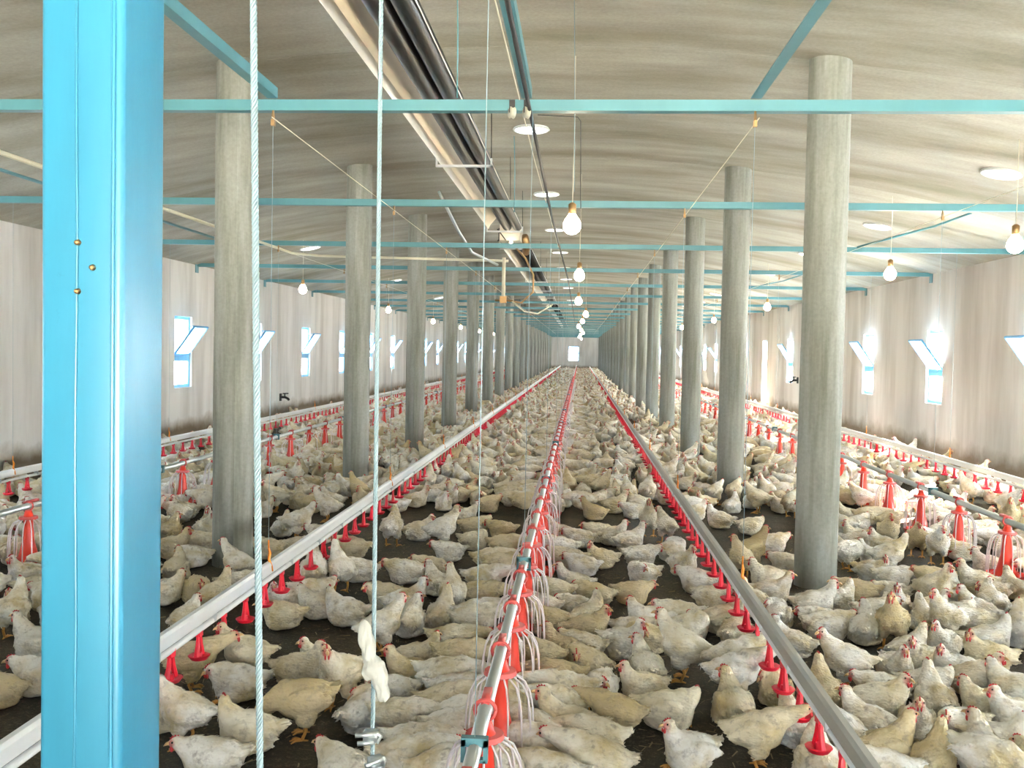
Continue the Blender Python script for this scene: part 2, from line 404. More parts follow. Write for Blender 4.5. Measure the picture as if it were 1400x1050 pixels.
# ================================================================== near blue post
post = tag(empty('steel_post', (-0.648, 1.257, 0)), 'bright blue painted square steel post at the left front', 'post')
m = MB(); hw, hd = 0.056, 0.062; H_ = 3.4
bm_prof = []
def rounded(hx, hy, r, n=5):
    o = []
    for cx, cy, a0 in ((hx-r, hy-r, 0), (-hx+r, hy-r, PI/2), (-hx+r, -hy+r, PI), (hx-r, -hy+r, 1.5*PI)):
        for i in range(n+1): a = a0+PI/2*i/n; o.append((cx+r*math.cos(a), cy+r*math.sin(a)))
    return o
pr = rounded(hw, hd, 0.009)
k = len(pr); levels = [i*0.1 for i in range(35)]
vs = []
for z in levels:
    for x_, y_ in pr:
        w_ = 0.0012*noise.noise(Vector((x_*20, y_*20, z*3)))
        vs.append((x_*(1+w_*8), y_*(1+w_*8), z))
m.add(vs, [(i*k+j, i*k+(j+1) % k, (i+1)*k+(j+1) % k, (i+1)*k+j) for i in range(len(levels)-1) for j in range(k)] + [tuple((len(levels)-1)*k+j for j in range(k))])
put('tube', smooth_angle(m.mesh('post_tube', M_POST), 60), post)
put('weld_seam', MB().tube([(-0.006+0.001*math.sin(i*1.3), -hd, i*0.1) for i in range(35)], 0.0022, 6).mesh('seam', M_POST, True), post)
put('weld_seam', MB().tube([(hw-0.013, -hd-0.0005, i*0.1) for i in range(35)], 0.003, 6).mesh('seam', M_POST, True), post)
for zz, xx in ((1.585, -0.004), (1.553, 0.016), (1.522, -0.004)):
    put('bolt', MB().lathe([(0.0, 0.006), (0.003, 0.005), (0.0045, 0.0)], 8).mesh('bolt', M_BRASS, True), post, (xx, -hd, zz), (PI/2, 0, 0))

# ================================================================== blue tie beams
def angle_iron(L, w=0.05, t=0.005, up=True):
    # along X, vertical leg facing the camera, horizontal leg at the bottom edge behind it
    m = MB(); m.box(0, L, -t, 0, 0, w*1.05); m.box(0, L, 0, w, 0, t); return m
L_ = XWR-XWL-0.02
BEAM_ME = angle_iron(L_).mesh('beam_angle', M_BEAM)
BRK_ME = MB().box(0, 0.012, -0.05, 0.05, -0.09, 0.07).mesh('end_plate', M_BEAM)
CLIP_ME = MB().tube([(0, 0, 0), (0, -0.012, -0.03), (0, 0, -0.06), (0, 0.012, -0.03), (0, 0, 0)], 0.005, 6).box(-0.008, 0.008, -0.012, 0.012, -0.075, -0.045).mesh('pulley', M_BRASS)
for k in range(24):
    yb = YB0+k*DB
    bmo = tag(empty('tie_beam', (XWL+0.01, yb, HB-0.026)), 'blue angle-iron tie beam across the hall, %s from the camera' % ordinal(k), 'beam', 'blue tie beams')
    put('angle_iron', BEAM_ME, bmo)
    put('end_plate', BRK_ME, bmo); put('end_plate', BRK_ME, bmo, (L_-0.012, 0, 0))
    if k < 10:
        for xx in (DRL, DRR, FWL, FWR): put('pulley', CLIP_ME, bmo, (xx-XWL-0.01, 0, 0))
# rails running back over the camera from the first beam
for xx, nm in ((DRL, 'left'), (-0.28, 'middle'), (DRR, 'right')):
    m = MB(); m.box(-0.025, 0.025, YFRONT, YB0-0.01, 0, 0.005); m.box(0.02, 0.025, YFRONT, YB0-0.01, 0.005, 0.05)
    tag(put('winch_rail', m.mesh('winch_rail', M_BEAM), None, (xx, 0, HB+0.03)), 'blue steel rail over the %s line running to the first tie beam' % nm, 'rail', 'overhead rails')
# winch wires running along under the beams
def wire(name, pts, r, label, m_=M_CABLE, cat='wire', group=None, n=6):
    return tag(put(name, MB().tube(pts, r, n).mesh(name, m_, True)), label, cat, group)
for xx, nm in ((DRL, 'left'), (DRR, 'right'), (FWL, 'left feed'), (FWR, 'right feed')):
    wire('winch_wire', [(xx+0.01, YB0-0.05, HB-0.07), (xx+0.03, 30, HB-0.075), (xx, 60, HB-0.07)], 0.0025, 'thin winch wire running along the beams above the %s line' % nm, M_CREAM, group='winch wires')

# ================================================================== feed lines
def feeder_meshes(lod):
    n = 14 if lod == 0 else 8
    body = MB().lathe([(0.020, 0.0), (0.030, -0.035), (0.052, -0.045), (0.052, -0.055), (0.028, -0.06), (0.028, -0.10), (0.036, -0.19), (0.060, -0.29), (0.105, -0.335), (0.122, -0.31), (0.126, -0.31), (0.110, -0.352), (0.0, -0.355)], n)
    grill = MB(); na = 14 if lod == 0 else 9
    for i in range(na):
        a = 2*PI*(i+0.5)/na; c, s_ = math.cos(a), math.sin(a)
        pts = [(0.048*c, 0.048*s_, -0.052), (0.085*c, 0.085*s_, -0.075), (0.105*c, 0.105*s_, -0.115), (0.114*c, 0.114*s_, -0.165), (0.120*c, 0.120*s_, -0.31)]
        grill.tube(pts if lod == 0 else pts[::2], 0.0036, 5 if lod == 0 else 3, cap=False)
    collar = MB(); collar.lathe([(0.055, -0.036), (0.058, -0.05), (0.045, -0.058)], n)
    # clamp ring round the pipe (pipe along Y at z=+0.03) and the saddle sleeve
    ring = MB().tube([(0.030*math.cos(t*PI/8), 0, 0.030+0.030*math.sin(t*PI/8)) for t in range(17)], 0.006, 6)
    ring.box(-0.012, 0.012, -0.004, 0.10, 0.046, 0.062)
    ring.box(-0.014, 0.014, -0.012, 0.012, -0.02, 0.006)
    return (smooth_angle(body.mesh('feeder_cone', M_FEED), 50), grill.mesh('grill', M_GRILL, True), smooth_angle(collar.mesh('feeder_cap', M_PINK), 50), ring.mesh('pipe_clamp', M_PINK, True))
FM0, FM1 = feeder_meshes(0), feeder_meshes(1)
FAR_FEED = MB().lathe([(0.05, -0.045), (0.03, -0.07), (0.036, -0.19), (0.110, -0.335), (0.0, -0.345)], 7).mesh('feeder_far', M_FEED)
def feed_line(X, y0, spacing, label, nfar, brackets):
    e = tag(empty('feed_line', (X, 0, ZF)), label, 'feed line', 'feed lines')
    put('feed_pipe', MB().tube([(0, 0.8, 0), (0, 20, -0.004), (0, 45, 0.004), (0, 76, 0)], 0.0205, 12).mesh('feed_pipe', M_GALV, True), e)
    y = y0; i = 0
    while y < 74:
        if y < 40:
            fm_ = FM0 if y < 9 else FM1
            f = put('feeder', fm_[0], e, (0, y, -0.03), (0, 0, random.uniform(0, PI)))
            rz = f.rotation_euler.z
            put('grill', fm_[1], f); put('feeder_cap', fm_[2], f)
            c = put('pipe_clamp', fm_[3], f); c.rotation_euler = (0, 0, -rz)
        else: put('feeder', FAR_FEED, e, (0, y, -0.03))
        y += spacing; i += 1
    for yb in brackets:
        br = MB().box(-0.035, 0.035, -0.012, 0.012, 0.012, 0.034).box(-0.035, -0.023, -0.012, 0.012, -0.03, 0.03).box(0.023, 0.035, -0.012, 0.012, -0.03, 0.03).box(-0.03, 0.03, -0.012, 0.012, -0.03, -0.022)
        q = put('hanger_saddle', br.mesh('hanger_saddle', M_BEAM), e, (0, yb, 0))
        put('hanger_wire', MB().tube([(0, 0, 0.03), (0, 0.005, HB-ZF-0.03)], 0.0013, 4).mesh('hanger_wire', M_CABLE), q)
    return e
beams_y = [YB0+k*DB for k in range(12)]
feed_line(FDX, 2.15, 0.545, 'galvanised feed pipe with red grilled feeders down the centre aisle', 60, [2.42]+beams_y)
feed_line(FWL, 3.4, 0.78, 'galvanised feed pipe with red feeders in the left bay', 60, beams_y)
feed_line(FWR, 3.2, 0.78, 'galvanised feed pipe with red feeders in the sunny right bay', 60, beams_y)

# ================================================================== drinker lines
cup = MB()
cup.lathe([(0.0, -0.098), (0.030, -0.096), (0.040, -0.082), (0.036, -0.080), (0.012, -0.088), (0.009, -0.07)], 12)
for s_ in (-1, 1):
    cup.tube([(0, s_*0.008, 0.0), (0, s_*0.013, -0.045), (0, s_*0.026, -0.085)], [0.006, 0.009, 0.011], 6)
cup.box(-0.009, 0.009, -0.014, 0.014, -0.012, 0.014)
CUP_ME = smooth_angle(cup.mesh('drinker_cup', M_RED), 50)
CUPF_ME = MB().lathe([(0.0, -0.098), (0.038, -0.09), (0.014, -0.07), (0.010, 0.01)], 6).mesh('drinker_cup', M_RED)
HOOK_ME = MB().tube([(0, 0, 0.11), (0, 0.002, 0.07)], 0.004, 6).tube([(0, 0, 0.07), (0.004, 0.01, 0.045), (0.0, 0.006, 0.012), (0.018, -0.004, -0.02), (0.022, 0, -0.045)], [0.004, 0.008, 0.007, 0.006, 0.004], 8).mesh('hook', M_ORANGE, True)
WIRE_ME = MB().tube([(0, 0, 0.105), (0, 0, HB-ZR-0.06)], 0.0013, 4).mesh('hanger_wire', M_CABLE)
CLAMP_ME = MB().box(-0.019, 0.019, -0.004, 0.004, -0.060, -0.024).box(-0.004, 0.004, -0.004, 0.004, -0.07, -0.02).mesh('pipe_clip', M_GALV)
def drinker_line(X, label, spacing, y0, rail_m=None):
    e = tag(empty('drinker_line', (X, 0, ZR)), label, 'drinker line', 'nipple drinker lines')
    rail = MB().prism([(-0.019, -0.026), (-0.019, 0.018), (-0.010, 0.030), (0.010, 0.030), (0.019, 0.018), (0.019, -0.026), (0.014, -0.026), (0.014, 0.014), (-0.014, 0.014), (-0.014, -0.026)], 0.9, 76)
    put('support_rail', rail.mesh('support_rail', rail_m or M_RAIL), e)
    put('water_pipe', MB().tube([(0, 0.9, -0.057), (0, 76, -0.057)], 0.0125, 10).mesh('water_pipe', M_PVC, True), e)
    y = y0; n = 0
    while y < 76 and n < 290:
        put('drinker_cup', CUP_ME if y < 14 else CUPF_ME, e, (0, y, -0.070), (0, 0, random.uniform(-0.25, 0.25)), 1.12); y += spacing; n += 1
    y = y0+spacing/2
    while y < 9: put('pipe_clip', CLAMP_ME, e, (0, y, 0)); y += spacing*2
    for yb in beams_y:
        h = put('hook', HOOK_ME, e, (0.0, yb, 0.03)); put('hanger_wire', WIRE_ME, h)
    return e
drinker_line(DRL, 'white rail drinker line with red cups left of the centre feed line', 0.2685, 2.66)
drinker_line(DRR, 'shade-greyed rail drinker line with red cups right of the centre feed line', 0.2685, 2.30, mat('shaded_rail', (0.40, 0.40, 0.36), 0.5, 0.2))  # same rail as the left one, with its shaded side put into the colour
drinker_line(DWL, 'drinker line with red cups along the left wall', 0.2685, 3.0)
drinker_line(DWR, 'drinker line with red cups along the sunny right wall', 0.2685, 3.0)

# ================================================================== twisted steel cables hanging near the camera
def strand_cable(p0, p1, r, turns, n=6, step=260):
    m = MB(); p0, p1 = Vector(p0), Vector(p1); d = (p1-p0); ax = d.normalized(); a = ax.orthogonal().normalized(); b_ = ax.cross(a)
    for s_ in range(n):
        pts = []
        for i in range(step+1):
            t = i/step; an = turns*2*PI*t + 2*PI*s_/n
            pts.append(p0 + d*t + (a*math.cos(an)+b_*math.sin(an))*r*0.66)
        m.tube(pts, r*0.34, 5, cap=False)
    m.tube([p0, p1], r*0.45, 6); return m
def ray(x, y, Y):
    d = R_*((x-700)/F_PX) - U_*((y-525)/F_PX) + F_; t = Y/d.y
    return Vector((0, 0, CZ)) + d*t
p0, p1 = ray(346, -60, 1.12), ray(356, 1120, 1.12)
p0 = p0 + (p0-p1)*0.6; p1 = p1 + (p1-p0).normalized()*0.25
p1.z = max(p1.z, 0.5)
tag(put('hanging_cable', strand_cable(p0, p1, 0.0046, 62, 5, 460).mesh('hanging_cable', M_CABLE, True)), 'thick twisted steel cable hanging nearest the blue post', 'cable', 'steel cables')
q0, q1 = ray(522, -60, 1.62), ray(509, 1048, 1.62)
q0 = q0 + (q0-q1)*0.5
cab = tag(empty('hanging_cable', q1), 'twisted steel cable with a white rag knot and clamps at its end', 'cable', 'steel cables')
put('strand', strand_cable(q0-q1, (0, 0, 0), 0.0042, 60, 5, 460).mesh('strand', M_CABLE, True), cab)
def rag():
    bm = bmesh.new()
    for c, r in (((0, 0, 0), (0.020, 0.017, 0.020)), ((-0.010, 0, 0.028), (0.013, 0.011, 0.034)), ((-0.018, 0.0, 0.055), (0.013, 0.010, 0.030)), ((0.010, 0, -0.02), (0.015, 0.012, 0.028)), ((0.016, 0, -0.045), (0.013, 0.009, 0.018)), ((-0.013, 0, -0.008), (0.010, 0.008, 0.018))):
        bmesh.ops.create_uvsphere(bm, u_segments=18, v_segments=12, radius=1, matrix=Matrix.Translation(c) @ Matrix.Diagonal((*r, 1)))
    me = fuse(bm, 0.0022, 3000, None); me.materials.append(M_CLOTH)
    for v in me.vertices:
        co = v.co.copy(); q = abs(noise.noise(Vector((co.x*160, co.y*160, co.z*40)))); v.co = co - v.normal*0.006*q
    me.polygons.foreach_set('use_smooth', [True]*len(me.polygons)); return me
ry = ray(512, 912, 1.60)
put('rag_knot', rag(), cab, ry-q1)
clm = MB()
clm.box(-0.013, 0.011, -0.010, 0.008, -0.008, 0.010)
clm.tube([(0.008, -0.008, 0.006), (-0.026, -0.012, 0.004)], 0.0042, 7); clm.tube([(0.006, -0.008, -0.008), (-0.022, -0.012, -0.010)], 0.0042, 7)
clm.tube([(0.010, -0.006, 0.008), (0.016, 0.0, 0.0), (0.010, -0.006, -0.010)], 0.004, 7)
CL_ME = clm.mesh('cable_clamp', M_GALV, True)
put('cable_clamp', CL_ME, cab, ray(508, 1006, 1.61)-q1); put('cable_clamp', CL_ME, cab, ray(514, 1042, 1.61)-q1, (0, 0, 0.7))
loop = MB().tube([(0.012*math.sin(t*PI/8), 0, -0.02-0.02*(1-math.cos(t*PI/8))) for t in range(17)], 0.004, 6)
put('cable_loop', loop.mesh('cable_loop', M_CABLE, True), cab)

# ================================================================== overhead tube heaters
def heater(y0, y1, label, bars):
    e = tag(empty('tube_heater', (-0.95, y0, 2.955)), label, 'heater', 'overhead tube heaters'); L = y1-y0
    for nm, prof in (('reflector', [(-0.21, 0.0), (-0.185, 0.055), (-0.10, 0.15), (0.10, 0.15), (0.185, 0.055), (0.21, 0.0)]),):
        t = 0.006
        outer = [(x_*1.02, z_+t) for x_, z_ in prof]
        put(nm, MB().prism(prof + outer[::-1], 0, L).mesh('reflector', M_REFL), e)
    for xx in (0.025, 0.150):
        put('burner_tube', MB().tube([(xx, 0.05, 0.03), (xx, L-0.05, 0.03)], 0.058, 14).mesh('burner_tube', M_DARK, True), e)
    put('shade_plate', MB().box(0.085, 0.092, 0.02, L-0.02, 0.03, 0.14).mesh('shade_plate', M_DARK), e)
    for yy in bars:
        q = put('cross_bracket', MB().box(-0.225, 0.225, -0.012, 0.012, -0.05, -0.032).box(-0.225, -0.212, -0.012, 0.012, -0.05, 0.02).box(0.212, 0.225, -0.012, 0.012, -0.05, 0.02).mesh('cross_bracket', M_RAIL), e, (0, yy-y0, 0))
        for s_ in (-1, 1):
            put('hanger_rod', MB().tube([(s_*0.218, 0, 0), (s_*0.21, 0, ceil_z(-0.95)-2.955)], 0.004, 5).mesh('hanger_rod', M_DARK), q)
    return e
heater(-2.0, 11.75, 'long dark overhead tube heater with polished reflector nearest the camera', [-0.5, 7.55, 9.62, 11.65])
heater(13.3, 30.0, 'second overhead tube heater hung behind the burner box', [13.6, 17, 20, 23, 26, 29])
heater(32.0, 60.0, 'farthest overhead tube heater near the end wall', [33, 40, 47, 54])
bx = tag(empty('burner_box', (-0.92, 12.4, 2.86)), 'small shiny burner box with glowing pilot light behind the first heater', 'burner')
put('casing', MB().box(-0.13, 0.13, -0.30, 0.30, 0.0, 0.20).mesh('casing', M_REFL), bx)
put('mesh_grille', MB().box(-0.15, -0.138, -0.25, 0.25, 0.02, 0.16).tube([(-0.16, -0.2, 0.0), (-0.05, -0.3, 0.14)], 0.008, 5).tube([(-0.05, -0.3, 0.0), (-0.16, -0.3, 0.14)], 0.008, 5).mesh('mesh_grille', M_DARK), bx)
put('pilot_lamp', MB().ell((0.02, -0.34, -0.03), (0.020, 0.020, 0.020)).mesh('pilot_lamp', M_BULB, True), bx)
put('elbow', MB().tube([(0.16, 0.1, 0.1), (0.19, 0.2, 0.0), (0.17, 0.3, -0.1)], 0.05, 10).mesh('elbow', M_BRASS, True), bx)
put('hanger_rod', MB().tube([(0, 0, 0.2), (0, 0, ceil_z(-0.92)-2.86)], 0.005, 5).mesh('hanger_rod', M_DARK), bx)

# ================================================================== bulbs
BPROF = [(0.0, -0.050), (0.020, -0.046), (0.038, -0.032), (0.047, -0.010), (0.046, 0.010), (0.036, 0.034), (0.022, 0.052), (0.016, 0.066)]
BULB_ME = MB().lathe(BPROF, 14).mesh('glass', M_BULB, True)
SOCK_ME = MB().lathe([(0.018, 0.060), (0.022, 0.066), (0.022, 0.115), (0.010, 0.125), (0.0, 0.126)], 10).mesh('socket', M_BRASS, True)
def bulb(X, Y, z, label):
    e = tag(empty('light_bulb', (X, Y, z)), label, 'light bulb', 'bare hanging bulbs')
    put('glass', BULB_ME, e, sc=1.25); put('socket', SOCK_ME, e, sc=1.2)
    put('flex', MB().tube([(0, 0, 0.12), (0.004, 0, (ceil_z(X)-z)*0.5), (0, 0, ceil_z(X)-z)], 0.003, 5).mesh('flex', M_CREAM), e)
for i, (x, y) in enumerate(((782, 308), (792, 377), (791, 412))):
    p = W(x, y, 2.30); bulb(p.x, p.y, 2.30, 'bare glowing bulb above the centre aisle, %s from the camera' % ordinal(i))
for i, Y in enumerate((21.3, 26.2, 31.4, 36.5, 41.8, 47, 53, 60)):
    bulb(0.03+0.09*math.sin(i*1.7+1.2), Y, 2.30, 'bare glowing bulb above the centre aisle, %s from the camera' % ordinal(i+3))
for i, (x, y) in enumerate(((414, 396), (531, 424), (590, 440), (630, 449), (656, 453), (678, 459))):
    zz = 2.30 if i < 2 else 2.25; p = W(x, y, zz)
    if i > 1: p = Vector((-4.2, 20.68+6.3*(i-1), zz))
    bulb(p.x, p.y, zz, 'bare glowing bulb over the left bay, %s from the camera' % ordinal(i))
for i, (x, y) in enumerate(((1388, 335), (1217, 375), (1049, 420), (976, 438))):
    p = W(x, y, 2.30); bulb(p.x, p.y, 2.30, 'bare glowing bulb over the right bay, %s from the camera' % ordinal(i))
for i in range(3): bulb(3.2, 30.4+6.8*i, 2.30, 'bare glowing bulb over the right bay, %s from the camera' % ordinal(i+4))

# ================================================================== round roof lights
RIM_ME = MB().lathe([(0.150, 0.01), (0.165, -0.012), (0.150, -0.022), (0.140, -0.012), (0.140, 0.01)], 24).mesh('rim', M_PVC, True)
DISC_ME = MB().lathe([(0.0, -0.012), (0.08, -0.011), (0.141, -0.004)], 24).mesh('diffuser', M_ROOF, True)
def rooflight(X, Y, label):
    tilt = math.atan(2*0.0281*(X-XMID))
    e = tag(empty('roof_light', (X, Y, ceil_z(X)-0.004)), label, 'skylight', 'round roof lights'); e.rotation_euler = (0, tilt, 0)
    put('rim', RIM_ME, e); put('diffuser', DISC_ME, e)
for i in range(10): rooflight(-0.47+0.012*i, 8.43+3.45*i, 'round white roof light along the middle of the ceiling, %s from the camera' % ordinal(i))
for i in range(6): rooflight(-4.22, 14.6+3.4*i, 'round white roof light over the left bay, %s from the camera' % ordinal(i))
for i in range(8): rooflight(3.44, 8.18+3.3*i, 'round white roof light over the right bay, %s from the camera' % ordinal(i))

# ================================================================== conduits, wires, hoses
p = W(217, 283, 2.58)
wire('conduit', [(p.x, 2.0, 2.58), (p.x, 11.25, 2.58), (p.x+0.25, 11.55, 2.58), (-0.90, 11.7, 2.56)], 0.016, 'cream conduit along the left bay that turns across to the heater', M_CREAM, 'conduit')
wire('green_pipe', [(p.x-0.12, 1.5, 2.52), (p.x-0.10, 9.2, 2.50)], 0.012, 'thin green pipe beside the cream conduit in the left bay', M_BEAM, 'pipe')
stand = tag(empty('hanging_pipe', ray(689, 358, 11.6)), 'cream vertical gas pipe hanging below the burner with loose hose', 'pipe')
put('pipe', MB().tube([(0, 0, 0.05), (0, 0, -0.42)], 0.022, 10).mesh('pipe', M_CREAM, True), stand)
put('valve', MB().box(-0.04, 0.04, -0.03, 0.03, -0.5, -0.42).tube([(-0.10, 0, -0.47), (0.12, 0, -0.47)], 0.012, 8).mesh('valve', M_BRASS), stand)
put('hose', MB().tube([(0.05, 0, -0.47), (0.22, 0.05, -0.49), (0.36, 0.05, -0.36), (0.36, 0.05, -0.15), (0.26, 0.05, 0.05), (0.12, 0.1, 0.2)], 0.012, 8).mesh('hose', M_BRASS, True), stand)
put('hose', MB().tube([(0.10, 0, -0.47), (0.26, 0, -0.60), (0.42, 0.1, -0.62), (0.60, 0.2, -0.50)], 0.009, 8).mesh('hose', M_CREAM, True), stand)
a_, b_ = ray(606, 300, 10.6), ray(655, 352, 11.4)
wire('grey_hose', [ray(600, 262, 10.2), ray(628, 318, 10.6), ray(645, 345, 11.0), ray(680, 362, 11.5)], 0.017, 'grey flexible hose curving down to the burner box', M_GALV, 'hose', n=8)
for x, y0_, y1_, Y, lab in ((625, -40, 134, 4.55, 'thin dark wire dropping from the ceiling to the first beam beside the heater'),
                            (785, -40, 262, 5.2, 'twisted wire hanging in front of the nearest centre bulb'),
                            (703, 186, 290, 7.6, 'thin green wire hanging below the nearest round roof light')):
    wire('hanging_wire', [ray(x, y0_, Y), ray(x+1, (y0_+y1_)/2, Y), ray(x, y1_, Y)], 0.0035 if x != 785 else 0.0022, lab, M_BEAM if x != 785 else M_CABLE, group='hanging wires')
wire('bent_wire', [ray(735, 157, 7.2), ray(790, 160, 7.2), ray(794, 166, 7.2), ray(794, 285, 7.2)], 0.003, 'bent dashed wire running across and down beside the bulb flex', M_BLACK)
wire('control_cable', [(-0.27, YFRONT, HB+0.01), (-0.26, 8.0, HB-0.05), (-0.20, 14, HB-0.10), (-0.20, 40, HB-0.10)], 0.010, 'black control cable running beside the middle rail', M_BLACK)
wire('overhead_cord', [(-0.34, YFRONT, HB+0.06), (-0.31, 6.0, HB+0.02), (-0.25, 12, HB-0.02)], 0.003, 'pale cord beside the middle rail', M_CREAM)
for xx, lab in ((700, 'round galvanised pulley under the first beam left of the middle rail'), (720, 'small galvanised pulley under the first beam beside the middle rail')):
    c = ray(xx, 154, YB0-0.03)
    pl = tag(empty('rope_pulley', c), lab, 'pulley')
    put('wheel', MB().lathe([(0.004, -0.01), (0.028, -0.01), (0.022, 0), (0.028, 0.01), (0.004, 0.01)], 14).mesh('wheel', M_CREAM, True), pl, (0, 0, 0), (0, PI/2, 0.5))
    put('strap', MB().box(-0.014, 0.014, -0.004, 0.004, 0.0, 0.06).mesh('strap', M_DARK), pl)
for a0, a1, lab in (((1400, 262, 9.5), (1172, 338, 10.6), 'blue hose sagging across the right bay ceiling, nearest'), ((1120, 366, 16.0), (1032, 392, 19.0), 'thin hose sagging across the right bay ceiling, farther')):
    A, B = ray(*a0), ray(*a1)
    mid = (A+B)/2 + Vector((0, 0, -0.05))
    wire('ceiling_hose', [A, (A+mid)/2+Vector((0, 0, -0.01)), mid, (B+mid)/2, B], 0.012, lab, M_BEAM, 'hose')
for x, y, X, rz, lab in ((383, 543, XWL, 0, 'small black water tap on the left wall under the windows'), (1091, 520, XWR, PI, 'small black water tap on the right wall under the windows')):
    d = R_*((x-700)/F_PX) - U_*((y-525)/F_PX) + F_; t = X/d.x; c = Vector((0, 0, CZ))+d*t
    w = tag(empty('wall_tap', (X, c.y, c.z), rz), lab, 'tap', 'wall taps')
    put('body', MB().tube([(0, 0, 0), (0.10, 0, 0), (0.16, 0, -0.03), (0.17, 0, -0.06)], 0.024, 8).box(0, 0.02, -0.05, 0.05, -0.07, 0.07).mesh('tap_body', M_BLACK, True), w)
    put('handle', MB().tube([(0.09, 0, 0), (0.09, 0, 0.07)], 0.012, 6).tube([(0.05, 0, 0.07), (0.16, 0, 0.075)], 0.010, 6).mesh('tap_handle', M_BLACK), w)

# ================================================================== the flock
# One body per pose: overlapping soft volumes fused into one continuous skin, then feather tufts.
def ellipsoid(bm, c, r, pitch=0.0, yaw=0.0, roll=0.0):
    mt = Matrix.Translation(c) @ Matrix.Rotation(yaw, 4, 'Z') @ Matrix.Rotation(-pitch, 4, 'Y') @ Matrix.Rotation(roll, 4, 'X') @ Matrix.Diagonal((*r, 1))
    bmesh.ops.create_uvsphere(bm, u_segments=20, v_segments=12, radius=1, matrix=mt)
POSES = {
 # lift, body pitch, head position, head yaw, head pitch, neck middle point, standing
 'sit_up':      dict(lift=0.0, pitch=0.10, head=(0.104, 0.0, 0.206), yaw=0.0, hp=0.0, mid=(0.094, 0.0, 0.160), stand=False),
 'sit_look':    dict(lift=0.0, pitch=0.06, head=(0.098, 0.016, 0.196), yaw=0.9, hp=0.0, mid=(0.092, 0.004, 0.155), stand=False),
 'sit_turn':    dict(lift=0.0, pitch=0.08, head=(0.096, -0.016, 0.190), yaw=-1.0, hp=0.1, mid=(0.090, -0.004, 0.150), stand=False),
 'rest_low':    dict(lift=0.0, pitch=0.00, head=(0.130, 0.0, 0.145), yaw=0.15, hp=-0.1, mid=(0.108, 0.0, 0.122), stand=False),
 'rest_side':   dict(lift=0.0, pitch=0.03, head=(0.112, 0.036, 0.148), yaw=1.0, hp=-0.2, mid=(0.100, 0.014, 0.128), stand=False),
 'tuck':        dict(lift=0.0, pitch=0.02, head=(0.020, 0.068, 0.142), yaw=2.4, hp=-0.5, mid=(0.080, 0.052, 0.152), stand=False),
 'stand_up':    dict(lift=0.080, pitch=0.30, head=(0.108, 0.0, 0.305), yaw=0.0, hp=0.0, mid=(0.096, 0.0, 0.252), stand=True),
 'stand_look':  dict(lift=0.080, pitch=0.18, head=(0.118, 0.012, 0.288), yaw=0.8, hp=0.0, mid=(0.104, 0.003, 0.240), stand=True),
 'reach':       dict(lift=0.075, pitch=0.16, head=(0.182, 0.0, 0.252), yaw=0.0, hp=0.15, mid=(0.138, 0.0, 0.224), stand=True),
 'peck':        dict(lift=0.075, pitch=-0.10, head=(0.192, 0.0, 0.070), yaw=0.0, hp=-0.9, mid=(0.162, 0.0, 0.132), stand=True),
 'feed':        dict(lift=0.040, pitch=0.05, head=(0.185, 0.0, 0.175), yaw=0.0, hp=-0.35, mid=(0.138, 0.0, 0.168), stand=False),
 'feed_low':    dict(lift=0.036, pitch=0.0, head=(0.180, 0.01, 0.150), yaw=0.15, hp=-0.6, mid=(0.134, 0.0, 0.152), stand=False),
}
def head_matrix(P):
    return Matrix.Translation(P['head']) @ Matrix.Rotation(P['yaw'], 4, 'Z') @ Matrix.Rotation(-P['hp'], 4, 'Y')
